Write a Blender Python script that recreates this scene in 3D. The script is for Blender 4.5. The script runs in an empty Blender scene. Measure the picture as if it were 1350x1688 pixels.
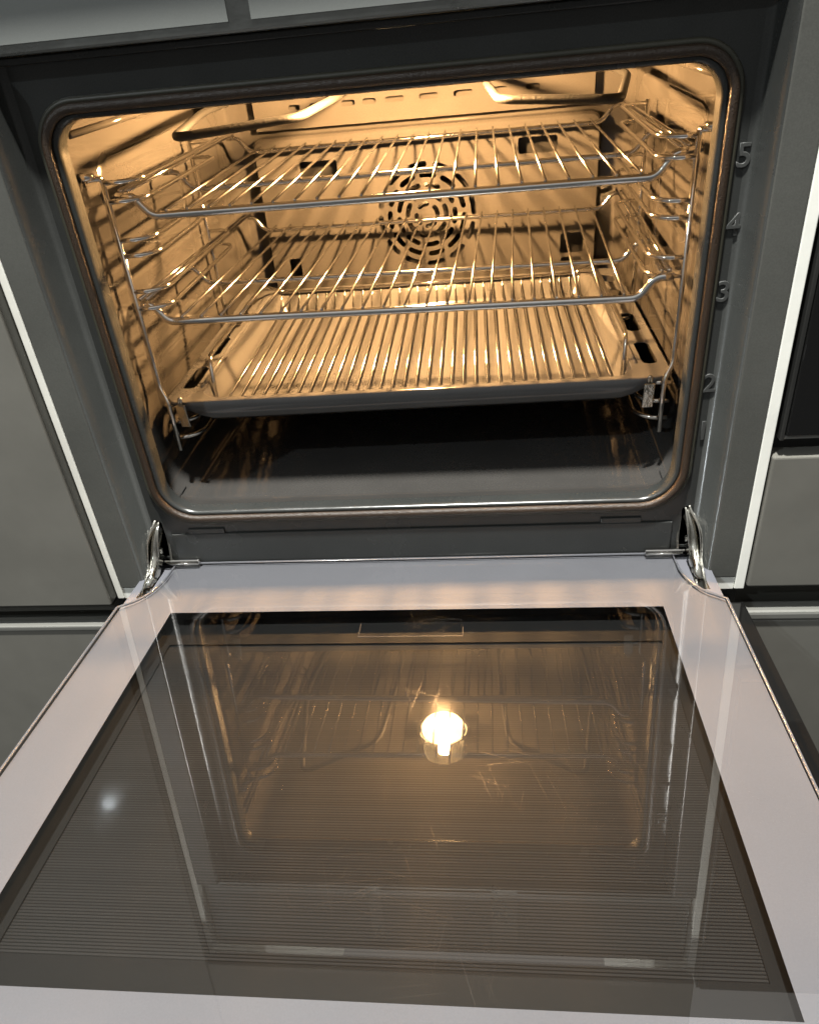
import bpy, bmesh, math
from mathutils import Vector, Matrix

# ------------------------------------------------------------------ camera, world, lights, exposure
S = bpy.context.scene
COL = S.collection
PX, PY, F = 669.27, 917.16, 1290.97           # principal point and focal length in photo pixels (1350 x 1688)
cam = bpy.data.cameras.new('camera')
cam.sensor_fit = 'VERTICAL'; cam.sensor_height = 24.0
cam.lens = F * 24.0 / 1688.0
cam.shift_y = (PY - 844.0) / 1688.0
cam.shift_x = -(PX - 675.0) / 1688.0
cam.clip_start = 0.01; cam.clip_end = 50
co = bpy.data.objects.new('camera', cam); COL.objects.link(co)
fw = Vector((-0.11717725, 0.81327059, -0.5699653)); rt = Vector((0.99287619, 0.08345508, -0.08504192)); up = Vector((0.02159559, 0.57586995, 0.81725603))
m = Matrix((rt, up, -fw)).transposed().to_4x4(); m.translation = Vector((0.07929, -0.61457, 0.37955))
co.matrix_world = m
S.camera = co

W = bpy.data.worlds.new('World'); S.world = W; W.use_nodes = True
wn, wl = W.node_tree.nodes, W.node_tree.links
wtc = wn.new('ShaderNodeTexCoord'); wsp = wn.new('ShaderNodeSeparateXYZ'); wl.new(wtc.outputs['Generated'], wsp.inputs[0])
wmr = wn.new('ShaderNodeMapRange'); wmr.interpolation_type = 'SMOOTHSTEP'
wmr.inputs['From Min'].default_value = -.10; wmr.inputs['From Max'].default_value = .90; wmr.inputs['To Min'].default_value = .10; wmr.inputs['To Max'].default_value = .62
wl.new(wsp.outputs['Z'], wmr.inputs['Value']); wl.new(wmr.outputs[0], wn['Background'].inputs[1])
wn['Background'].inputs[0].default_value = (1.0, 0.99, 0.95, 1)

def downlight(name, loc, power, r=0.05, col=(1, .985, .93), aim=None):
    l = bpy.data.lights.new(name, 'AREA'); l.shape = 'DISK'; l.size = r * 2; l.energy = power; l.color = col
    o = bpy.data.objects.new(name, l); COL.objects.link(o); o.location = loc
    if aim: o.rotation_euler = (Vector(aim) - Vector(loc)).to_track_quat('-Z', 'Y').to_euler()
    return o
downlight('ceiling_downlight', (-0.10, -0.46, 2.4), 205, r=.05)
downlight('ceiling_downlight', (-1.93, -2.30, 2.4), 34, r=.032, col=(.86, .95, 1), aim=(-.4, 0, .2))

S.view_settings.view_transform = 'Standard'; S.view_settings.look = 'None'
S.view_settings.exposure = 0; S.view_settings.gamma = 1; S.view_settings.use_curve_mapping = False
S.render.engine = 'CYCLES'
cy = S.cycles
cy.use_denoising = True
cy.max_bounces = 10; cy.diffuse_bounces = 5; cy.glossy_bounces = 6; cy.transparent_max_bounces = 16
cy.sample_clamp_indirect = 6; cy.sample_clamp_direct = 0
cy.caustics_reflective = False; cy.caustics_refractive = False
cy.blur_glossy = 0.1

# ------------------------------------------------------------------ materials
MATS = {}
def nt(name):
    mt = bpy.data.materials.new(name); mt.use_nodes = True; t = mt.node_tree
    MATS[name] = mt
    return mt, t, t.nodes, t.links, t.nodes['Principled BSDF']

def mat(name, col, rough=.3, metal=0., speck=0., speck_scale=900, bump=0., bump_scale=60, rvar=0., coat=0., spec=.5):
    mt, t, N, L, P = nt(name)
    P.inputs['Metallic'].default_value = metal; P.inputs['Roughness'].default_value = rough
    P.inputs['Base Color'].default_value = (*col, 1)
    P.inputs['Specular IOR Level'].default_value = spec
    if coat: P.inputs['Coat Weight'].default_value = coat; P.inputs['Coat Roughness'].default_value = .04
    tc = N.new('ShaderNodeTexCoord')
    if speck:
        n = N.new('ShaderNodeTexNoise'); n.inputs['Scale'].default_value = speck_scale; n.inputs['Detail'].default_value = 3
        L.new(tc.outputs['Object'], n.inputs['Vector'])
        n2 = N.new('ShaderNodeTexNoise'); n2.inputs['Scale'].default_value = 14; n2.inputs['Detail'].default_value = 4
        L.new(tc.outputs['Object'], n2.inputs['Vector'])
        a = N.new('ShaderNodeMath'); a.operation = 'ADD'; L.new(n.outputs['Fac'], a.inputs[0]); L.new(n2.outputs['Fac'], a.inputs[1])
        r = N.new('ShaderNodeMapRange'); r.inputs['From Min'].default_value = .7; r.inputs['From Max'].default_value = 1.3
        r.inputs['To Min'].default_value = 1 - speck; r.inputs['To Max'].default_value = 1 + speck
        L.new(a.outputs[0], r.inputs['Value'])
        v = N.new('ShaderNodeVectorMath'); v.operation = 'SCALE'; v.inputs[0].default_value = col
        L.new(r.outputs[0], v.inputs['Scale']); L.new(v.outputs[0], P.inputs['Base Color'])
    if rvar:
        n3 = N.new('ShaderNodeTexNoise'); n3.inputs['Scale'].default_value = 22; n3.inputs['Detail'].default_value = 6
        L.new(tc.outputs['Object'], n3.inputs['Vector'])
        r3 = N.new('ShaderNodeMapRange'); r3.inputs['From Min'].default_value = .3; r3.inputs['From Max'].default_value = .7
        r3.inputs['To Min'].default_value = max(.02, rough - rvar); r3.inputs['To Max'].default_value = rough + rvar
        L.new(n3.outputs['Fac'], r3.inputs['Value']); L.new(r3.outputs[0], P.inputs['Roughness'])
    if bump:
        nb = N.new('ShaderNodeTexNoise'); nb.inputs['Scale'].default_value = bump_scale; nb.inputs['Detail'].default_value = 3
        L.new(tc.outputs['Object'], nb.inputs['Vector'])
        b = N.new('ShaderNodeBump'); b.inputs['Strength'].default_value = bump; b.inputs['Distance'].default_value = .002
        L.new(nb.outputs['Fac'], b.inputs['Height']); L.new(b.outputs['Normal'], P.inputs['Normal'])
    return mt

mat('enamel', (.028, .0295, .0282), .24, speck=.18, bump=.04, bump_scale=120, rvar=.06)
mat('cavity_enamel', (.044, .042, .0395), .07, speck=.14, bump=.12, bump_scale=22, rvar=.04)
mat('tray_enamel', (.072, .072, .072), .13, speck=.12, bump=.06, bump_scale=40, rvar=.08)
mat('number_enamel', (.046, .0475, .046), .45, speck=.15)
mat('chrome', (.66, .65, .63), .09, metal=1, rvar=.04, bump=.05, bump_scale=300)
mat('wire_chrome', (.46, .45, .43), .21, metal=1, rvar=.06)
mat('hinge_steel', (.55, .54, .49), .13, metal=1, rvar=.10, bump=.2, bump_scale=200)
mat('brass_rust', (.28, .19, .06), .5, metal=.7, speck=.4)
mat('gasket', (.026, .0155, .0085), .42, speck=.35, speck_scale=1500, bump=.4, bump_scale=900)
mat('gasket_clip', (.032, .031, .021), .5, speck=.3, speck_scale=1500)
mat('element', (.007, .007, .0065), .6, speck=.3, bump=.2, bump_scale=400)
mat('black', (.008, .008, .008), .4)
mat('black_gloss', (.006, .006, .006), .06)
mat('black_trim', (.022, .022, .021), .32, speck=.15, bump=.05, bump_scale=300)
mat('door_enamel', (.126, .129, .146), .20, speck=.05, rvar=.06)
mat('white_board', (.86, .86, .80), .45, speck=.05, speck_scale=60, bump=.05, bump_scale=60)
mat('cabinet_gloss', (.146, .142, .126), .030, speck=.07, speck_scale=30, bump=.004, bump_scale=8, rvar=.015)
mat('cabinet_edge', (.040, .039, .032), .35)
mat('aluminium', (.16, .16, .148), .5, metal=.2, bump=.05, bump_scale=200)
mat('rail_dark', (.042, .041, .035), .45)
mat('stainless', (.26, .27, .26), .30, metal=1, bump=.1, bump_scale=200, rvar=.05)
mat('control_field', (.18, .19, .182), .35, speck=.05)
mat('side_trim', (.078, .079, .072), .34, speck=.15, bump=.03, bump_scale=120)
mat('black_print', (.0045, .0048, .0052), .6, spec=.2)
mat('label_line', (.05, .05, .05), .4)
mat('gap_black', (.004, .004, .004), .6)

def emit(name, col, strength):
    mt = bpy.data.materials.new(name); mt.use_nodes = True; t = mt.node_tree; t.nodes.clear()
    e = t.nodes.new('ShaderNodeEmission'); o = t.nodes.new('ShaderNodeOutputMaterial')
    e.inputs[0].default_value = (*col, 1); e.inputs[1].default_value = strength
    t.links.new(e.outputs[0], o.inputs[0]); MATS[name] = mt
emit('lamp_glow', (1, .54, .205), 12300)
def dome():
    mt = bpy.data.materials.new('dome_glass'); mt.use_nodes = True; t = mt.node_tree; t.nodes.clear()
    e = t.nodes.new('ShaderNodeEmission'); o = t.nodes.new('ShaderNodeOutputMaterial'); tr = t.nodes.new('ShaderNodeBsdfTransparent'); a = t.nodes.new('ShaderNodeAddShader')
    e.inputs[0].default_value = (1, .66, .30, 1); e.inputs[1].default_value = 24; tr.inputs[0].default_value = (.9, .9, .9, 1)
    t.links.new(e.outputs[0], a.inputs[0]); t.links.new(tr.outputs[0], a.inputs[1]); t.links.new(a.outputs[0], o.inputs[0]); MATS['dome_glass'] = mt
dome()

def thin_glass(name, tint=(.9, .93, .91), gain=2.0, scratch=False, smear=.030):
    """clear pane: Schlick reflection over a tinted see-through body, optional wiping scratches"""
    mt = bpy.data.materials.new(name); mt.use_nodes = True; t = mt.node_tree; N = t.nodes; L = t.links; N.clear()
    out = N.new('ShaderNodeOutputMaterial')
    g = N.new('ShaderNodeNewGeometry')
    d = N.new('ShaderNodeVectorMath'); d.operation = 'DOT_PRODUCT'; L.new(g.outputs['Normal'], d.inputs[0]); L.new(g.outputs['Incoming'], d.inputs[1])
    def M(op, a, b=None, clamp=False):
        n = N.new('ShaderNodeMath'); n.operation = op; n.use_clamp = clamp
        for i, v in enumerate((a, b)):
            if v is None: continue
            if isinstance(v, (int, float)): n.inputs[i].default_value = v
            else: L.new(v, n.inputs[i])
        return n.outputs[0]
    c = M('ABSOLUTE', d.outputs['Value']); k = M('POWER', M('SUBTRACT', 1.0, c, True), 5.0)
    R = M('MULTIPLY', M('ADD', M('MULTIPLY', k, .957), .043), gain, True)
    gl = N.new('ShaderNodeBsdfGlossy'); gl.inputs['Roughness'].default_value = .012; gl.inputs['Color'].default_value = (1, 1, 1, 1)
    g2 = N.new('ShaderNodeBsdfGlossy'); g2.inputs['Roughness'].default_value = .085
    mg = N.new('ShaderNodeMixShader'); mg.inputs[0].default_value = smear
    if scratch:      # wiping smears: soft streaks of slightly hazier glass
        t2 = N.new('ShaderNodeTexCoord'); mp2 = N.new('ShaderNodeMapping'); mp2.inputs['Scale'].default_value = (5, 26, 1); L.new(t2.outputs['Object'], mp2.inputs['Vector'])
        n4 = N.new('ShaderNodeTexNoise'); n4.inputs['Scale'].default_value = 1; n4.inputs['Detail'].default_value = 6; n4.inputs['Distortion'].default_value = 1.2; L.new(mp2.outputs[0], n4.inputs['Vector'])
        r4 = N.new('ShaderNodeMapRange'); r4.inputs['From Min'].default_value = .38; r4.inputs['From Max'].default_value = .68; r4.inputs['To Min'].default_value = smear * .4; r4.inputs['To Max'].default_value = smear * 2.6
        L.new(n4.outputs['Fac'], r4.inputs['Value']); L.new(r4.outputs[0], mg.inputs[0])
    L.new(gl.outputs[0], mg.inputs[1]); L.new(g2.outputs[0], mg.inputs[2])
    tr = N.new('ShaderNodeBsdfTransparent'); tr.inputs['Color'].default_value = (*tint, 1)
    mx = N.new('ShaderNodeMixShader'); L.new(R, mx.inputs[0]); L.new(tr.outputs[0], mx.inputs[1]); L.new(mg.outputs[0], mx.inputs[2])
    last = mx.outputs[0]
    if scratch:
        tc = N.new('ShaderNodeTexCoord'); tot = None
        for rot, sx, sy, th in ((.35, 9, 2600, .735), (-.6, 11, 3000, .74), (1.25, 8, 2400, .735), (1.75, 12, 3200, .74), (-.15, 7, 2600, .735)):
            vr = N.new('ShaderNodeVectorRotate'); vr.rotation_type = 'Z_AXIS'; vr.inputs['Angle'].default_value = rot; L.new(tc.outputs['Object'], vr.inputs['Vector'])
            mp = N.new('ShaderNodeMapping'); mp.inputs['Scale'].default_value = (sx, sy, 1)
            L.new(vr.outputs[0], mp.inputs['Vector'])
            n = N.new('ShaderNodeTexNoise'); n.inputs['Scale'].default_value = 1; n.inputs['Detail'].default_value = 1
            L.new(mp.outputs[0], n.inputs['Vector'])
            v = M('GREATER_THAN', n.outputs['Fac'], th)
            tot = v if tot is None else M('MAXIMUM', tot, v)
        # scratches gather in rubbed patches
        n = N.new('ShaderNodeTexNoise'); n.inputs['Scale'].default_value = 9; n.inputs['Detail'].default_value = 2
        L.new(tc.outputs['Object'], n.inputs['Vector'])
        r = N.new('ShaderNodeMapRange'); r.inputs['From Min'].default_value = .45; r.inputs['From Max'].default_value = .62; L.new(n.outputs['Fac'], r.inputs['Value'])
        fac = M('MULTIPLY', M('MULTIPLY', tot, r.outputs[0]), .07)
        g3 = N.new('ShaderNodeBsdfGlossy'); g3.inputs['Roughness'].default_value = .33; g3.inputs['Color'].default_value = (.8, .8, .8, 1)
        m3 = N.new('ShaderNodeMixShader'); L.new(fac, m3.inputs[0]); L.new(last, m3.inputs[1]); L.new(g3.outputs[0], m3.inputs[2])
        last = m3.outputs[0]
    L.new(last, out.inputs[0]); MATS[name] = mt
thin_glass('inner_glass', tint=(.92, .92, .91), gain=2.25, scratch=True)
thin_glass('mid_glass', tint=(.92, .92, .91), gain=.14, smear=.004)

def line_print():
    """fine grey lines printed across the middle pane of the door"""
    mt, t, N, L, P = nt('line_print')
    P.inputs['Roughness'].default_value = .6; P.inputs['Specular IOR Level'].default_value = .15
    tc = N.new('ShaderNodeTexCoord'); sp = N.new('ShaderNodeSeparateXYZ'); L.new(tc.outputs['Object'], sp.inputs[0])
    a = N.new('ShaderNodeMath'); a.operation = 'MULTIPLY'; L.new(sp.outputs['Y'], a.inputs[0]); a.inputs[1].default_value = 1 / .0021
    f = N.new('ShaderNodeMath'); f.operation = 'FRACT'; L.new(a.outputs[0], f.inputs[0])
    r = N.new('ShaderNodeMapRange'); r.inputs['From Min'].default_value = .30; r.inputs['From Max'].default_value = .45; L.new(f.outputs[0], r.inputs['Value'])
    fl = N.new('ShaderNodeMath'); fl.operation = 'FLOOR'; L.new(a.outputs[0], fl.inputs[0])
    wn = N.new('ShaderNodeTexWhiteNoise'); wn.noise_dimensions = '1D'; L.new(fl.outputs[0], wn.inputs['W'])
    r2 = N.new('ShaderNodeMapRange'); r2.inputs['To Min'].default_value = .75; r2.inputs['To Max'].default_value = 1.0; L.new(wn.outputs['Value'], r2.inputs['Value'])
    mu = N.new('ShaderNodeMath'); mu.operation = 'MULTIPLY'; L.new(r.outputs[0], mu.inputs[0]); L.new(r2.outputs[0], mu.inputs[1])
    mx = N.new('ShaderNodeMix'); mx.data_type = 'RGBA'
    mx.inputs['A'].default_value = (.0015, .0016, .0017, 1); mx.inputs['B'].default_value = (.0185, .0192, .0202, 1)
    L.new(mu.outputs[0], mx.inputs['Factor']); L.new(mx.outputs['Result'], P.inputs['Base Color'])
line_print()

# ------------------------------------------------------------------ mesh helpers
def link(name, me, material, parent=None, smooth=False):
    o = bpy.data.objects.new(name, me); COL.objects.link(o)
    if material: 
        me.materials.clear(); me.materials.append(MATS[material])
    if smooth:
        for p in me.polygons: p.use_smooth = True
    if parent: o.parent = parent
    return o

def thing(name, label, cat, loc=(0, 0, 0), rotz=0, group=None, kind=None):
    o = bpy.data.objects.new(name, None); COL.objects.link(o); o.empty_display_size = .05
    o.location = loc; o.rotation_euler = (0, 0, rotz); o['label'] = label; o['category'] = cat
    if group: o['group'] = group
    if kind: o['kind'] = kind
    return o

def tag(o, label, cat, group=None):
    o['label'] = label; o['category'] = cat
    if group: o['group'] = group
    return o

def fillet(pts, r, n=5):
    pts = [Vector(p) for p in pts]; out = [pts[0]]
    for i in range(1, len(pts) - 1):
        a, b, c = pts[i - 1], pts[i], pts[i + 1]
        u, v = (a - b), (c - b); rr = min(r, u.length * .48, v.length * .48)
        if rr < 1e-5 or u.angle(v) > 3.1: out.append(b); continue
        p0, p1 = b + u.normalized() * rr, b + v.normalized() * rr
        for k in range(n + 1):
            t = k / n; out.append(p0 * (1 - t) ** 2 + b * 2 * t * (1 - t) + p1 * t * t)
    out.append(pts[-1]); return out

def tube_mesh(pts, r, seg=10, closed=False, fil=0., caps=True, name='tube'):
    P = fillet(pts, fil) if fil and not closed else [Vector(p) for p in pts]
    n = len(P); vs = []; fs = []
    tan = []
    for i in range(n):
        a = P[(i - 1) % n] if closed or i > 0 else P[i]; b = P[(i + 1) % n] if closed or i < n - 1 else P[i]
        tan.append((b - a).normalized())
    ref = Vector((0, 0, 1)) if abs(tan[0].z) < .9 else Vector((1, 0, 0))
    nrm = (ref - tan[0] * ref.dot(tan[0])).normalized()
    for i in range(n):
        nrm = (nrm - tan[i] * nrm.dot(tan[i])).normalized(); bi = tan[i].cross(nrm)
        for k in range(seg):
            a = 2 * math.pi * k / seg; vs.append(P[i] + (nrm * math.cos(a) + bi * math.sin(a)) * r)
    for i in range(n if closed else n - 1):
        j = (i + 1) % n
        for k in range(seg):
            l = (k + 1) % seg; fs.append((i * seg + k, i * seg + l, j * seg + l, j * seg + k))
    if caps and not closed:
        fs.append(tuple(range(seg - 1, -1, -1))); fs.append(tuple((n - 1) * seg + k for k in range(seg)))
    me = bpy.data.meshes.new(name); me.from_pydata(vs, [], fs); me.update()
    return me

def tube(name, pts, r, material, parent=None, seg=10, closed=False, fil=0.):
    return link(name, tube_mesh(pts, r, seg, closed, fil, name=name), material, parent, True)

def box_mesh(x0, x1, y0, y1, z0, z1, bev=0., seg=2, name='box'):
    bm = bmesh.new(); bmesh.ops.create_cube(bm, size=1)
    for v in bm.verts:
        v.co = Vector(((x0 + x1) / 2 + v.co.x * (x1 - x0), (y0 + y1) / 2 + v.co.y * (y1 - y0), (z0 + z1) / 2 + v.co.z * (z1 - z0)))
    if bev: bmesh.ops.bevel(bm, geom=bm.edges[:], offset=bev, segments=seg, affect='EDGES', profile=.5)
    me = bpy.data.meshes.new(name); bm.to_mesh(me); bm.free(); return me

def box(name, x0, x1, y0, y1, z0, z1, material, parent=None, bev=0., seg=2):
    return link(name, box_mesh(x0, x1, y0, y1, z0, z1, bev, seg, name), material, parent)

def rrect(x0, x1, z0, z1, r0, r1, n=8):
    """closed loop of a rounded rectangle (r0 lower corners, r1 upper), same count for any size"""
    out = []
    for cx, cz, r, a0 in ((x1 - r0, z0 + r0, r0, -90), (x1 - r1, z1 - r1, r1, 0), (x0 + r1, z1 - r1, r1, 90), (x0 + r0, z0 + r0, r0, 180)):
        for k in range(n + 1):
            a = math.radians(a0 + 90 * k / n); out.append((cx + r * math.cos(a), cz + r * math.sin(a)))
    return out

def loft(name, loops, material, parent=None, cap_last=False, cap_first=False, smooth=True):
    n = len(loops[0]); vs = [p for lp in loops for p in lp]; fs = []
    for i in range(len(loops) - 1):
        for k in range(n):
            l = (k + 1) % n; fs.append((i * n + k, i * n + l, (i + 1) * n + l, (i + 1) * n + k))
    if cap_last: fs.append(tuple(range((len(loops) - 1) * n, len(loops) * n)))
    if cap_first: fs.append(tuple(range(n - 1, -1, -1)))
    me = bpy.data.meshes.new(name); me.from_pydata(vs, [], fs); me.update()
    return link(name, me, material, parent, smooth)

def plate_mesh(outer, holes, thick, name='plate', bevel=0.):
    """flat plate in local XY with holes cut through"""
    cu = bpy.data.curves.new(name, 'CURVE'); cu.dimensions = '2D'; cu.fill_mode = 'BOTH'; cu.extrude = thick / 2; cu.bevel_depth = bevel; cu.bevel_resolution = 1
    for lp in [outer] + holes:
        s = cu.splines.new('POLY'); s.points.add(len(lp) - 1); s.use_cyclic_u = True
        for p, q in zip(s.points, lp): p.co = (q[0], q[1], 0, 1)
    o = bpy.data.objects.new('tmp', cu); COL.objects.link(o)
    dg = bpy.context.evaluated_depsgraph_get()
    me = bpy.data.meshes.new_from_object(o.evaluated_get(dg)); me.name = name
    bpy.data.objects.remove(o); bpy.data.curves.remove(cu)
    return me

def stand(me, y=0.):       # local XY plate -> XZ plane at depth y
    me.transform(Matrix(((1, 0, 0, 0), (0, 0, -1, y), (0, 1, 0, 0), (0, 0, 0, 1)))); me.update(); return me

def shape_mesh(pts2, thick, name='shape'):
    return plate_mesh(pts2, [], thick, name)

def dup(o, parent, loc=None, name=None):
    c = o.copy(); COL.objects.link(c); c.parent = parent
    if name: c.name = name
    if loc is not None: c.location = loc
    return c

# ------------------------------------------------------------------ cabinets around the oven
YF = -.0287                                  # front of the white carcass edges
carc = thing('cabinet_carcass', 'white board carcass edges framing the built-in oven on both sides', 'cabinet')
box('side_panel', -.2970, -.2905, YF, .56, -.075, 1.2, 'white_board', carc, .0008)
box('side_panel', .2905, .2990, YF, .56, -.075, 1.2, 'white_board', carc, .0008)
box('shelf', -.2903, .2903, YF + .001, .56, -.0760, -.0625, 'white_board', carc, .0008)

def bevel_panel(name, x0, x1, y0, z0, z1, material='cabinet_gloss', parent=None, t=.019, bev=.0016):
    return box(name, x0, x1, y0, y0 + t, z0, z1, material, parent, bev, 3)

YL = -.0425
o = bevel_panel('tall_cupboard', -.90, -.2978, YL, -.0725, 1.1); tag(o, 'tall glossy taupe grey cabinet door left of the oven', 'cabinet door')
box('door_edge', -.2981, -.2975, YL + .003, -.0245, -.070, 1.0975, 'cabinet_edge', o)
o = bevel_panel('drawer_front', -.90, -.2978, YL, -.62, -.0985, bev=.004); tag(o, 'glossy taupe drawer front below the left cabinet door, under the rail', 'drawer')
box('trim_lip', -.8995, -.2995, YL - .0012, YL + .010, -.1035, -.0972, 'aluminium', o, .0015)
o = box('handle_rail', -.90, -.2990, -.019, .02, -.110, -.060, 'rail_dark', None); tag(o, 'dark recessed finger rail under the left cabinet door', 'rail')
box('rail_lip', -.90, -.2990, -.036, -.018, -.0830, -.0765, 'rail_dark', o)
YR = -.030
o = bevel_panel('warming_drawer', .3008, .90, YR, -.0725, .0595, bev=.0022); tag(o, 'taupe grey drawer front right of the oven, below the black glass', 'drawer')
o = bevel_panel('drawer_front', .3008, .90, YR, -.62, -.1115, bev=.002); tag(o, 'glossy taupe drawer front at lower right beside the open door', 'drawer')
box('trim_lip', .3012, .8995, YR - .002, YR + .016, -.1105, -.1000, 'aluminium', o, .003)
o = box('handle_rail', .3008, .90, -.006, .03, -.112, -.064, 'rail_dark', None); tag(o, 'dark recessed finger rail under the right taupe drawer front', 'rail')
ap = thing('black_appliance', 'black glass built-in appliance right of the oven above a taupe drawer', 'appliance', (.6, 0, .07))
def child_box(name, x0, x1, y0, y1, z0, z1, material, parent, bev=0.):
    ox, oy, oz = parent.location
    return box(name, x0 - ox, x1 - ox, y0 - oy, y1 - oy, z0 - oz, z1 - oz, material, parent, bev)
child_box('glass_front', .3065, .90, -.032, -.012, .0790, .52, 'black_gloss', ap, .001)
child_box('frame_edge', .3030, .3063, -.030, .02, .0740, .52, 'black_trim', ap, .0006)
child_box('bottom_trim', .3063, .90, -.029, .02, .0748, .0786, 'aluminium', ap, .0006)
child_box('base_gap', .3010, .90, -.012, .03, .0600, .0738, 'gap_black', ap)
o = bevel_panel('drawer_front', -.2960, .2960, -.030, -.62, -.1600); tag(o, 'taupe drawer front directly beneath the open oven door', 'drawer')
o = bevel_panel('upper_cupboard', -.2960, .2960, -.0425, .495, 1.1); tag(o, 'taupe cabinet door above the oven control panel', 'cabinet door')
o = box('cabinet_back', -.91, .91, .56, .58, -.64, 1.2, 'gap_black'); o['kind'] = 'structure'; o.name = 'wall'

# ------------------------------------------------------------------ the oven body
oven = thing('oven', 'built-in grey enamel oven with its glass door lowered open and lamp lit', 'oven', (0, 0, 0))
GX, GZ0, GZ1 = .2395, 0.0, .343               # gasket centre line
# front plate, with the rounded opening and the two hinge slots cut through
hole = rrect(-GX, GX, GZ0, GZ1, .036, .027)
hs = lambda s: [(s * .2425, -.0450), (s * .2515, -.0450), (s * .2518, -.006), (s * .2505, -.0030), (s * .2450, -.0030), (s * .2430, -.006)]
pm = plate_mesh([(-.2535, -.0600), (.2535, -.0600), (.2535, .371), (-.2535, .371)], [hole, hs(1), hs(-1)], .0012, 'front_plate')
link('front_plate', stand(pm, .0006), 'enamel', oven)
# pressed lower step and its raised ends
box('lower_step', -.2360, .2360, -.0022, -.0002, -.0520, -.0180, 'enamel', oven, .0009, 2)
box('stamped_pad', -.218, -.182, -.0020, -.0002, -.0180, -.0125, 'enamel', oven, .0006)
box('stamped_pad', .172, .208, -.0020, -.0002, -.0180, -.0125, 'enamel', oven, .0006)
# outer side profiles of the frame, swept vertically
prof = [(.2530, .0000), (.2560, -.0006), (.2578, -.0014), (.2590, -.0030), (.2600, -.0080), (.2618, -.0180), (.2630, -.0240), (.2642, -.0270), (.2655, -.0284), (.2668, -.0284)]
for s in (-1, 1):
    vs = []; fs = []
    zs = (-.0610, .3710)
    for z in zs:
        for x, y in prof: vs.append((s * x, y, z))
    n = len(prof)
    for k in range(n - 1): fs.append((k, k + 1, n + k + 1, n + k))
    fs.append(tuple(range(n - 1, -1, -1)))
    me = bpy.data.meshes.new('side_profile'); me.from_pydata(vs, [], fs); me.update()
    o = link('side_profile', me, 'enamel', oven)
    for p in me.polygons[:-1]: p.use_smooth = True
    box('side_trim', min(s * .2656, s * .2900), max(s * .2656, s * .2900), -.0292, -.0150, -.0615, .3712, 'side_trim', oven, .0012, 3)
# gasket: woven bead, with the olive clip strip along its outer side
lp = rrect(-GX, GX, GZ0, GZ1, .036, .027, 10)
tube('gasket', [(x, -.0030, z) for x, z in lp], .0036, 'gasket', oven, 12, closed=True)
g2 = rrect(-GX - .0044, GX + .0044, GZ0 - .0044, GZ1 + .0044, .0400, .031, 10)
tube('gasket_clip', [(x, -.0008, z) for x, z in g2], .0026, 'gasket_clip', oven, 8, closed=True)
# liner: rolled lip, then the enamelled cavity
def ring(hw, z0, z1, r0, r1, y): return [(x, y, z) for x, z in rrect(-hw, hw, z0, z1, r0, r1, 10)]
loft('opening_lip', [ring(.2375, .0020, .341, .034, .025, .0000), ring(.2352, .0042, .3388, .032, .023, -.0022), ring(.2330, .0062, .3366, .030, .022, -.0012),
                     ring(.2318, .0070, .3356, .029, .022, .0025), ring(.2316, .0072, .3354, .029, .022, .0120)], 'enamel', oven)
loft('cavity_liner', [ring(.2316, .0072, .3354, .029, .022, .0120), ring(.2340, .0060, .338, .030, .022, .0160), ring(.2440, .0030, .350, .032, .022, .0240),
                      ring(.2462, .0015, .353, .034, .022, .0340), ring(.2462, .0015, .353, .034, .022, .4300), ring(.2420, .006, .349, .03, .02, .4440), ring(.2340, .012, .343, .03, .02, .4490)], 'cavity_enamel', oven, cap_last=True)
# pressed side walls: raised field with rounded corners, and horizontal beads
for s in (-1, 1):
    a = [(y, z) for y, z in rrect(.075, .415, .060, .305, .03, .03, 8)]
    b = [(y, z) for y, z in rrect(.083, .407, .068, .297, .025, .025, 8)]
    lo = [[(s * .2468, y, z) for y, z in a], [(s * .2448, y, z) for y, z in [(y * .5 + yb * .5, z * .5 + zb * .5) for (y, z), (yb, zb) in zip(a, b)]], [(s * .2440, y, z) for y, z in b]]
    if s > 0: lo = [list(reversed(l)) for l in lo]
    loft('side_pressing', lo, 'cavity_enamel', oven, cap_last=True)
    tube('wall_bead', [(s * .2465, .05, .322), (s * .2465, .40, .322)], .0030, 'cavity_enamel', oven, 8)
    tube('wall_bead', [(s * .2465, .05, .333), (s * .2465, .40, .333)], .0022, 'cavity_enamel', oven, 8)
    # small pressed buttons where the ladder is hooked in
    for z in (.292,):
        tube('ladder_hook', [(s * .2465, .046, z), (s * .2405, .046, z), (s * .2375, .052, z)], .0032, 'chrome', oven, 8, fil=.004)
    box('floor_seam', s * .2300 - .0004, s * .2300 + .0004, .020, .046, .0078, .0082, 'gap_black', oven)
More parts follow.
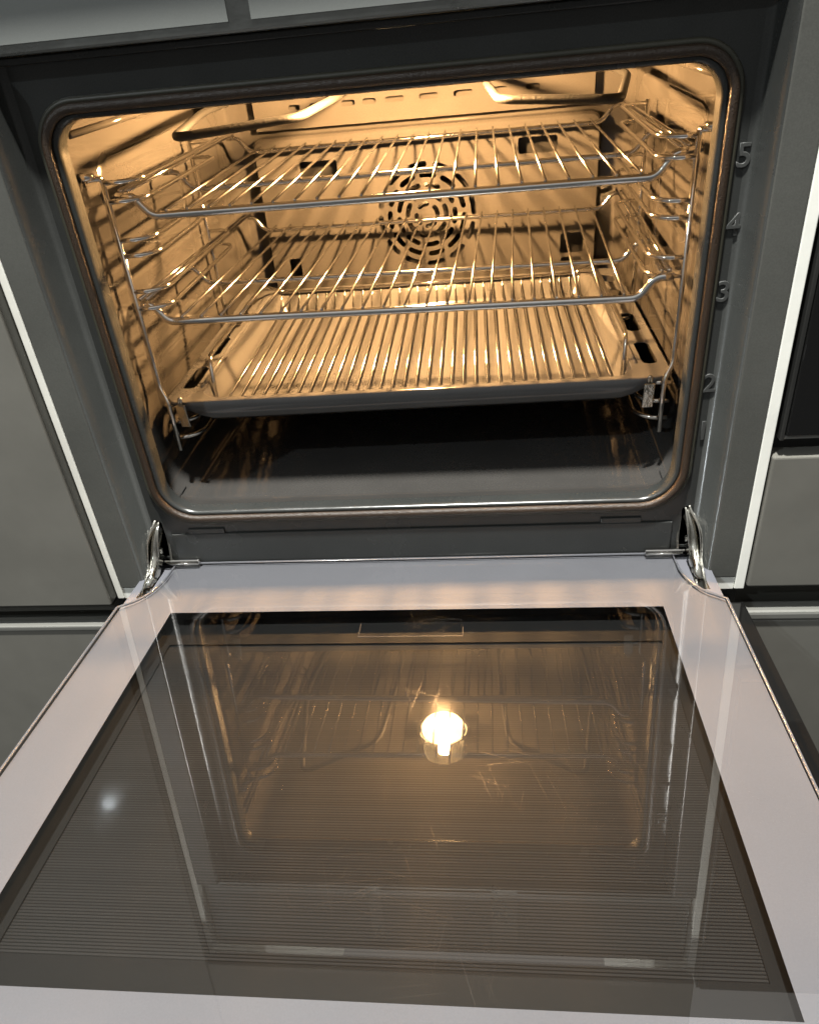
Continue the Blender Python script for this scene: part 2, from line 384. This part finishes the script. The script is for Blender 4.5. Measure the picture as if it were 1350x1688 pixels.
# back panel (fan cover) with slots
def slot(cx, cz, w, h, r=.003): return rrect(cx - w / 2, cx + w / 2, cz - h / 2, cz + h / 2, r, r, 3)
def arc_slot(r, t, a0, a1, cx=0., cz=.168):
    lo = []; n = 6
    for k in range(n + 1):
        a = math.radians(a0 + (a1 - a0) * k / n); lo.append((cx + (r + t) * math.cos(a), cz + (r + t) * math.sin(a)))
    for k in range(1, 4):
        am = math.radians(a1); th = math.pi * k / 4
        mx, mz = cx + r * math.cos(am), cz + r * math.sin(am); tx, tz = -math.sin(am), math.cos(am); nx, nz = math.cos(am), math.sin(am)
        lo.append((mx + t * (math.cos(th) * nx + math.sin(th) * tx), mz + t * (math.cos(th) * nz + math.sin(th) * tz)))
    for k in range(n + 1):
        a = math.radians(a1 + (a0 - a1) * k / n); lo.append((cx + (r - t) * math.cos(a), cz + (r - t) * math.sin(a)))
    for k in range(1, 4):
        am = math.radians(a0); th = math.pi * k / 4
        mx, mz = cx + r * math.cos(am), cz + r * math.sin(am); tx, tz = math.sin(am), -math.cos(am); nx, nz = -math.cos(am), -math.sin(am)
        lo.append((mx + t * (math.cos(th) * nx + math.sin(th) * tx), mz + t * (math.cos(th) * nz + math.sin(th) * tz)))
    return lo
holes = [slot(-.129, .2305, .046, .0165), slot(.1355, .2370, .046, .0175), slot(-.1760, .113, .0150, .027), slot(.1785, .1235, .028, .024), slot(.1785, .1005, .026, .012)]
for r, t, n, frac, ph in ((.0580, .0031, 12, .56, 8), (.0462, .0031, 11, .58, 20), (.0350, .0030, 9, .58, 36), (.0240, .0030, 7, .56, 8), (.0130, .0028, 4, .50, 20)):
    for k in range(n):
        a = ph + 360 * k / n; w = 360 / n * frac / 2
        holes.append(arc_slot(r, t, a - w, a + w))
BY = .430
outer = rrect(-.2050, .2060, .045, .2640, .010, .010, 5)
bp = link('back_panel', stand(plate_mesh(outer, holes, .0012, 'back_panel'), BY), 'cavity_enamel', oven)
oo = rrect(-.2050, .2060, .045, .2640, .010, .010, 5)
o2 = rrect(-.2085, .2095, .0415, .2675, .013, .013, 5)
loft('panel_flange', [[(x, BY - .0006, z) for x, z in oo], [(x, BY + .0035, z) for x, z in rrect(-.2080, .2090, .042, .2670, .012, .012, 5)], [(x, BY + .0185, z) for x, z in o2]], 'cavity_enamel', bp)
# fan behind the grille, and its ring element
tube('ring_element', [(.084 * math.cos(a * math.pi / 20), .4425, .168 + .084 * math.sin(a * math.pi / 20)) for a in range(40)], .0032, 'brass_rust', oven, 8, closed=True)
bm = bmesh.new()
for k in range(14):
    a = 2 * math.pi * k / 14
    c, s_ = math.cos(a), math.sin(a); c2, s2 = math.cos(a + .25), math.sin(a + .25)
    q = [bm.verts.new(v) for v in ((.026 * c, .4345, .168 + .026 * s_), (.052 * c2, .4345, .168 + .052 * s2), (.052 * c2, .4475, .168 + .052 * s2), (.026 * c, .4475, .168 + .026 * s_))]
    bm.faces.new(q)
me = bpy.data.meshes.new('fan'); bm.to_mesh(me); bm.free()
fan = link('fan', me, 'chrome', oven)
box('chamber_shade_sheet', -.200, .200, .4478, .4486, .050, .260, 'black', oven)  # black sheet standing in for the unlit depth seen through the slots
tube('added_fan_disc', [(0, .4455, .168), (0, .4470, .168)], .056, 'wire_chrome', fan, 32)  # disc added behind the blades to catch the lamp light
tube('fan_hub', [(0, .4335, .168), (0, .4485, .168)], .012, 'chrome', fan, 16)
# slotted vent strip high on the rear wall
vent = stand(plate_mesh([(-.200, .274), (.200, .274), (.200, .312), (-.200, .312)], [slot(x, .296, w, .006, .0025) for x, w in ((-.150, .014), (-.125, .014), (-.085, .016), (-.060, .016), (-.030, .022), (.01, .022), (.05, .022), (.09, .022), (.13, .016))], .001, 'vent_strip'), .4385)
link('vent_strip', vent, 'cavity_enamel', oven)
# grill element under the ceiling
for q in (-1, 1):
    el = [(q * .205, .42, .314), (q * .212, .28, .311), (q * .181, .098, .309), (q * .088, .166, .310), (q * .078, .30, .312), (q * .075, .42, .314)]
    tube('grill_element', el, .0037, 'element', oven, 12, fil=.018)
# lamp in the ceiling: metal ring and glowing glass dome
LX, LY, LZ = -.006, .238, .352
lamp = link('oven_lamp', tube_mesh([(LX + .036 * math.cos(a * math.pi / 16), LY + .036 * math.sin(a * math.pi / 16), LZ - .002) for a in range(32)], .0035, 8, True), 'chrome', oven, True)
bm = bmesh.new(); bmesh.ops.create_uvsphere(bm, u_segments=20, v_segments=12, radius=.031)
for v in bm.verts: v.co.z = v.co.z * .62
bmesh.ops.translate(bm, verts=bm.verts, vec=(LX, LY, LZ - .006))
me = bpy.data.meshes.new('glass_dome'); bm.to_mesh(me); bm.free()
link('glass_dome', me, 'dome_glass', lamp, True)
tube('filament', [(LX, LY - .010, LZ - .010), (LX, LY + .012, LZ - .010)], .0090, 'lamp_glow', lamp, 10)
# outer casing (behind the frame) and control panel
cs = .2895
loft('casing', [[(-cs, .004, -.060), (cs, .004, -.060), (cs, .004, .47), (-cs, .004, .47)], [(-cs, .55, -.060), (cs, .55, -.060), (cs, .55, .47), (-cs, .55, .47)]], 'black', oven, cap_last=True, smooth=False)
box('top_rail', -.2640, .2640, -.0050, .02, .3712, .3760, 'enamel', oven, .001)
cp = box('control_panel', -.2890, .2890, -.0180, -.0020, .3765, .4900, 'stainless', oven, .002)
for x0, x1 in ((-.283, -.085), (-.070, .062), (.092, .283)):
    box('control_field', x0, x1, -.0187, -.0179, .3830, .4820, 'control_field', cp, .0003)
# shelf level numbers stamped into the right side of the frame
def number(txt, x, z, size=.0215):
    cu = bpy.data.curves.new('number', 'FONT'); cu.body = txt; cu.size = size; cu.align_x = 'CENTER'; cu.align_y = 'CENTER'
    cu.extrude = .0001; cu.bevel_depth = .0004; cu.bevel_resolution = 2
    o = bpy.data.objects.new('tmp', cu); COL.objects.link(o); dg = bpy.context.evaluated_depsgraph_get()
    me = bpy.data.meshes.new_from_object(o.evaluated_get(dg)); bpy.data.objects.remove(o); bpy.data.curves.remove(cu)
    me.name = 'level_number'; stand(me, 0)
    o = link('level_number', me, 'number_enamel', oven, True); o.location = (x, -.0010, z)
    return o
for t_, x, z in (('5', .2520, .2780), ('4', .2515, .2330), ('3', .2512, .1855), ('2', .2508, .1125), ('1', .2510, .0705)): number(t_, x, z, .0240 if t_ == '1' else .0215)

# ------------------------------------------------------------------ the door, lowered to just short of level
TILT = math.radians(4.5648)
DL = .462                                      # length from hinge edge to handle edge
# everything below is in door space: -Y runs away from the hinge, Z up out of the inner pane
GXW = .2678
def glass_outline(g=0.):
    lo = [(-.2380 + g, -.0035 - g), (.2380 - g, -.0035 - g)]
    for k in range(1, 8):
        t = k / 8; p0, p1, p2 = Vector((.2380, -.0200)), Vector((.2400, -.0680)), Vector((GXW, -.0780))
        q = p0 * (1 - t) ** 2 + p1 * 2 * t * (1 - t) + p2 * t * t; lo.append((q.x - g, q.y - g))
    lo += [(GXW - g, -.0800 - g), (GXW - g, -DL + .006 + g), (-GXW + g, -DL + .006 + g), (-GXW + g, -.0800 - g)]
    for k in range(7, 0, -1):
        t = k / 8; p0, p1, p2 = Vector((.2380, -.0200)), Vector((.2400, -.0680)), Vector((GXW, -.0780))
        q = p0 * (1 - t) ** 2 + p1 * 2 * t * (1 - t) + p2 * t * t; lo.append((-q.x + g, q.y - g))
    return lo
def at_z(me, z): me.transform(Matrix.Translation((0, 0, z))); me.update(); return me
# frame body of the door with the window opening and the hinge slots
WX, WY0, WY1 = .2156, -.0850, -.4280
win = [(-WX, WY1), (WX, WY1), (WX, WY0), (-WX, WY0)]
hsl = lambda s: [(s * .2495, -.0585), (s * .2600, -.0585), (s * .2590, -.0100), (s * .2495, -.0100)]
win2 = [(-.2330, -.437), (.2330, -.437), (.2330, -.0730), (-.2330, -.0730)]
body = plate_mesh([(-.2680, 0.), (.2680, 0.), (.2680, -DL), (-.2680, -DL)], [win2, hsl(1), hsl(-1)], .0030, 'door')
door = link('door', at_z(body, -.0072), 'door_enamel', oven)
door.location = (0, -.001, -.0497); door.rotation_euler = (-TILT, 0, 0)
# print on the underside of the inner pane
link('border_print', at_z(plate_mesh(glass_outline(.0004), [win], .0003, 'border_print'), -.0048), 'door_enamel', door)
# inner pane: sheet of glass with a ground edge
gl = at_z(plate_mesh(glass_outline(0), [], 0., 'inner_glass'), 0)
link('inner_glass', gl, 'inner_glass', door)
ed = glass_outline(0)
tube('glass_edge', [(x, y, -.0014) for x, y in ed], .0012, 'glass_edge' if 'glass_edge' in MATS else 'door_enamel', door, 8, closed=True)
# window recess walls, printed middle pane, dark outer pane
for x0, x1, y0, y1 in ((-.2390, -.2360, -.440, -.070), (.2360, .2390, -.440, -.070), (-.239, .239, -.071, -.068), (-.239, .239, -.444, -.441)):
    box('recess_wall', x0, x1, y0, y1, -.0345, -.0090, 'black', door)
link('black_border', at_z(plate_mesh([(-.2355, -.4400), (.2355, -.4400), (.2355, -.0715), (-.2355, -.0715)], [[(-.2110, -.400), (.2110, -.400), (.2110, -.1110), (-.2110, -.1110)]], .0003, 'black_border'), -.0212), 'black_print', door)
me = bpy.data.meshes.new('printed_lines'); me.from_pydata([(-.215, -.404, -.0228), (.215, -.404, -.0228), (.215, -.107, -.0228), (-.215, -.107, -.0228)], [], [(0, 1, 2, 3)])
link('printed_lines', me, 'line_print', door)
me = bpy.data.meshes.new('middle_glass'); me.from_pydata([(-.2355, -.440, -.0195), (.2355, -.440, -.0195), (.2355, -.0715, -.0195), (-.2355, -.0715, -.0195)], [], [(0, 1, 2, 3)])
link('middle_glass', me, 'mid_glass', door)
box('outer_glass', -.2975, .2975, -DL - .003, -.0350, -.0425, -.0350, 'black_gloss', door, .001)
box('side_wall', -.2660, -.2600, -DL, -.060, -.0349, -.0090, 'black_trim', door)
box('side_wall', .2600, .2660, -DL, -.060, -.0349, -.0090, 'black_trim', door)
# the sticker outline on the window
for x0, x1, y0, y1 in ((-.0385, .0488, -.1246, -.1240), (-.0385, -.0382, -.1240, -.105), (.0485, .0488, -.1240, -.112)):
    box('label_line', x0, x1, y0, y1, -.0046, -.0042, 'label_line', door)
hb = tube('handle', [(-.22, -.425, -.078), (.22, -.425, -.078)], .007, 'stainless', door, 16)
for x in (-.19, .19): tube('handle_post', [(x, -.425, -.078), (x, -.425, -.043)], .006, 'stainless', door, 12)
# hinges: two curved steel cheeks, a link between them, a pin, and the folded lock clip lying along the edge
def hinge(s):
    def strip(name, pts, w, material='hinge_steel', par=door):
        """flat steel strip bent along pts (x, y, z), w wide across the bend, 2.2 mm thick"""
        P = fillet([(s * a, b, c) for a, b, c in pts], .010, 6); vs = []; fs = []
        for i_, p in enumerate(P):
            t_ = (P[min(i_ + 1, len(P) - 1)] - P[max(i_ - 1, 0)]).normalized()
            xx = Vector((1, 0, 0)); xx = (xx - t_ * xx.dot(t_)).normalized(); n_ = t_.cross(xx)
            wl = w(i_ / (len(P) - 1)) / 2
            for a, b in ((-.0011, -wl), (.0011, -wl), (.0011, wl), (-.0011, wl)): vs.append(p + xx * a + n_ * b)
        for i_ in range(len(P) - 1):
            for k in range(4): fs.append((i_ * 4 + k, i_ * 4 + (k + 1) % 4, i_ * 4 + 4 + (k + 1) % 4, i_ * 4 + 4 + k))
        fs += [(3, 2, 1, 0), tuple(len(vs) - 4 + k for k in range(4))]
        bm = bmesh.new(); me = bpy.data.meshes.new(name); me.from_pydata(vs, [], fs); bm.from_mesh(me)
        bmesh.ops.recalc_face_normals(bm, faces=bm.faces); bmesh.ops.bevel(bm, geom=bm.edges[:], offset=.0004, segments=1, affect='EDGES'); bm.to_mesh(me); bm.free()
        return link(name, me, material, par)
    bulge = lambda t: .007 + .010 * math.sin(math.pi * min(1, t * 1.25)) 
    h = strip('hinge', [(.2490, .012, .0500), (.2480, .002, .0440), (.2575, -.006, .0280), (.2600, -.010, .0120), (.2590, -.022, -.0010), (.2590, -.052, -.0130)], bulge)
    strip('hinge_cheek', [(.2470, .012, .0480), (.2458, .002, .0420), (.2478, -.004, .0270), (.2500, -.008, .0110), (.2515, -.020, -.0020), (.2520, -.050, -.0140)], bulge)
    strip('hinge_link', [(.2520, .010, .0440), (.2520, -.001, .0300), (.2540, -.005, .0140), (.2545, -.018, .0010), (.2550, -.040, -.0080)], lambda t: .008, 'brass_rust')
    tube('hinge_body', [(s * .2480, .010, .0455), (s * .2485, -.002, .0380), (s * .2525, -.0075, .0250), (s * .2540, -.0115, .0120), (s * .2545, -.0220, .0020), (s * .2550, -.0400, -.0080)], .0042, 'hinge_steel', door, 10, fil=.008)
    strip('hinge_spring', [(.2440, .008, .0330), (.2420, .003, .0150), (.2425, .000, .0020)], lambda t: .010)
    for y, z, x0, x1 in ((.004, .0435, .2455, .2510), (-.007, .016, .2470, .2590), (-.030, -.004, .2500, .2600)):
        tube('hinge_pin', [(s * x0, y, z), (s * x1, y, z)], .0030, 'hinge_steel', door, 12)
    c = box('lock_clip', min(s * .2130, s * .2500), max(s * .2130, s * .2500), -.0070, -.0005, -.0010, .0042, 'chrome', door, .0018, 3)
    tube('clip_bead', [(s * .2135, -.0085, .0010), (s * .2495, -.0085, .0010)], .0011, 'chrome', door, 8)
for s in (-1, 1): hinge(s)

# ------------------------------------------------------------------ side ladders
LEV = [.2850, .2705, .2400, .2272, .1970, .1820, .0895, .0720, .0555]
def ladder(s, label):
    t = thing('rack_ladder', label, 'rack ladder', (s * .2345, .06, .05), 0, 'side ladders')
    def P(x, y, z): return (s * (x - .2345), y - .06, z - .05)      # x given as distance from the centre plane
    tube('upright', [P(.2345, .060, .2885), P(.2345, .060, .1180), P(.2340, .058, .1080), P(.2265, .051, .0970), P(.2265, .050, .0470)], .0023, 'chrome', t, 10, fil=.006)
    tube('upright', [P(.2345, .287, .2885), P(.2345, .287, .0470)], .0023, 'chrome', t, 10)
    me = None
    for z in LEV:
        if me is None:
            me = tube_mesh([(0, 0, 0), (s * -.0170, .0015, 0), (s * -.0275, .015, 0), (s * -.0275, .2150, 0), (s * -.020, .2260, 0), (0, .2270, 0)], .0020, 10, fil=.008)
        r = link('runner', me, 'chrome', t, True); r.location = (0, 0, z - .05)
    tube('wall_hook', [P(.2345, .060, .2885), P(.2400, .056, .2890), P(.2445, .052, .2890)], .0022, 'chrome', t, 8, fil=.003)
    c = box('stop_clip', -.0048, .0048, -.0011, .0011, -.0115, .0115, 'hinge_steel', t, .0008); c.location = P(.2135, .047, .0835); c.rotation_euler = (.1, 0, s * .05)
    tube('clip_loop', [P(.2150, .048, .0945), P(.2150, .049, .1000), P(.2128, .049, .1003), P(.2128, .048, .0945)], .0014, 'hinge_steel', t, 8, fil=.003)
    return t
ladder(-1, 'chrome wire ladder hooked to the left cavity wall')
ladder(1, 'chrome wire ladder hooked to the right cavity wall')

# ------------------------------------------------------------------ two wire racks
YFR, YMR, YRR, TIP, XD, DD = .0721, .1888, .4179, .233, .2028, .0164
def make_rack(label, loc, rot, rodlevel='upper'):
    t = thing('wire_rack', label, 'oven rack', loc, rot, 'wire racks')
    def rod(y, r, nm):
        pts = [(-TIP, y, 0), (-.2195, y, .0004), (-.2065, y, -DD), (-XD + .012, y, -DD), (XD - .012, y, -DD), (.2065, y, -DD), (.2195, y, .0004), (TIP, y, 0)]
        return tube(nm, pts, r, 'chrome', t, 14, fil=.0075)
    rod(YFR - .2, .0035, 'front_rod'); rod(YMR - .2, .0026, 'middle_rod'); rod(YRR - .2, .0026, 'rear_rod')
    for s in (-1, 1):
        tube('side_rail', [(s * .2300, YFR - .2 + .002, .0042), (s * .2300, YRR - .2, .0042)], .0019, 'chrome', t, 10)
        tube('side_rail', [(s * .2235, YFR - .2 + .002, .0042), (s * .2235, YRR - .2, .0042)], .0017, 'chrome', t, 10)
    me = tube_mesh([(0, YFR - .2 - .0012, 0), (0, YRR - .2 + .003, 0)], .00120, 8, name='wire')
    for k in range(22):
        w = link('wire', me, None, t, False) if k else link('wire', me, 'wire_chrome', t, True)
        w.location = (-.1935 + .3880 * k / 21, 0, -DD + .0042)
    return t
make_rack('chrome wire rack on the topmost level of the oven', (.0012, .2, .2721), .0068)
make_rack('chrome wire rack on the middle level, below the top rack', (-.003, .2 - .0083, .1828), -.0268)

# ------------------------------------------------------------------ enamelled baking tray and the trivet in it
tray = thing('baking_tray', 'shallow grey enamel baking tray with slotted rim under the racks', 'baking tray', (0, .2, .0650), .0155)
def T(lst, z): return [(x, y - .2, z - .065) for x, y in lst]
ro = rrect(-.2345, .2345, .0590, .4080, .016, .016, 8)
rh = rrect(-.2030, .2030, .0645, .3960, .022, .022, 8)
sl = []
for s in (-1, 1):
    for y0, y1 in ((.090, .146), (.178, .234), (.266, .322), (.350, .378)):
        sl.append(rrect(min(s * .2135, s * .2275), max(s * .2135, s * .2275), y0, y1, .006, .006, 4))
pm = plate_mesh(ro, [rh] + sl, .0010, 'rim'); pm.transform(Matrix.Translation((0, -.2, .0290))); pm.update()
link('rim', pm, 'tray_enamel', tray)
sh = lambda g: rrect(-.2030 + g, .2030 - g, .0645 + g * 1.3, .3960 - g * 1.3, .022, .022, 8)
basin = loft('basin', [T(sh(0), .0945), T(sh(.001), .0930), T(sh(.008), .0740), T(sh(.011), .0685), T(sh(.016), .0660)], 'tray_enamel', tray, cap_last=True)
sm = basin.modifiers.new('s', 'SOLIDIFY'); sm.thickness = .001; sm.offset = -1
loft('rolled_edge', [T(rrect(-.2343, .2343, .0592, .4078, .016, .016, 8), .0945), T(rrect(-.2360, .2360, .0575, .4095, .017, .017, 8), .0935), T(rrect(-.2363, .2363, .0572, .4098, .017, .017, 8), .0915),
                     T(rrect(-.2348, .2348, .0587, .4083, .016, .016, 8), .0895), T(rrect(-.2330, .2330, .0600, .4065, .016, .016, 8), .0905)], 'tray_enamel', tray)
NX = 48; vs = []; fs = []
for k in range(NX + 1):
    x = -.2280 + .4560 * k / NX
    e = min(1, max(0, (.2280 - abs(x)) / .040)); e = e * e * (3 - 2 * e); h = .004 + .0185 * e
    sec = [(.0010, .0300), (-.0012, .0299), (-.0026, .0290), (-.0032 - .0006 * e, .0290 - .35 * h), (-.0026 + .0004 * e, .0290 - .72 * h), (.0000 + .0040 * e, .0290 - .92 * h), (.0030 + .0120 * e, .0290 - 1.05 * h)]
    for dy, z in sec: vs.append((x, -.1412 + dy + .0030 * max(0, (abs(x) - .2180) / .010) ** 2, z))
n7 = 7
for k in range(NX):
    for q in range(n7 - 1): fs.append((k * n7 + q, k * n7 + q + 1, (k + 1) * n7 + q + 1, (k + 1) * n7 + q))
me = bpy.data.meshes.new('front_lip'); me.from_pydata(vs, [], fs); me.update()
link('front_lip', me, 'tray_enamel', tray, True)
for s in (-1, 1):
    tube('rim_bead', [(s * .2075, -.108, .0292), (s * .2075, .18, .0292)], .0016, 'tray_enamel', tray, 8)

tv = thing('wire_trivet', 'fine wire roasting grid lying inside the grey baking tray', 'trivet', (0, .2, .0665), .0155)
me = tube_mesh([(0, -.126, .0090), (0, .176, .0090), (0, .190, .0210), (0, .193, .0265)], .00095, 8, fil=.006, name='wire')
NW = 33
for k in range(NW):
    w = link('wire', me, 'wire_chrome' if k == 0 else None, tv, k == 0); w.location = (-.1885 + .377 * k / (NW - 1), 0, 0)
for nm, y, z in (('cross_rod', -.121, .0078), ('rear_rod', .193, .0285)):
    tube(nm, [(-.190, y, z), (.190, y, z)], .0018, 'chrome', tv, 10)
for s in (-1, 1):
    tube('side_rail', [(s * .1960, -.106, .0085), (s * .2005, -.088, .0480), (s * .2005, -.070, .0505), (s * .2000, .150, .0505), (s * .1985, .188, .036), (s * .186, .197, .0285), (s * .170, .1935, .0285)], .0021, 'chrome', tv, 10, fil=.010)
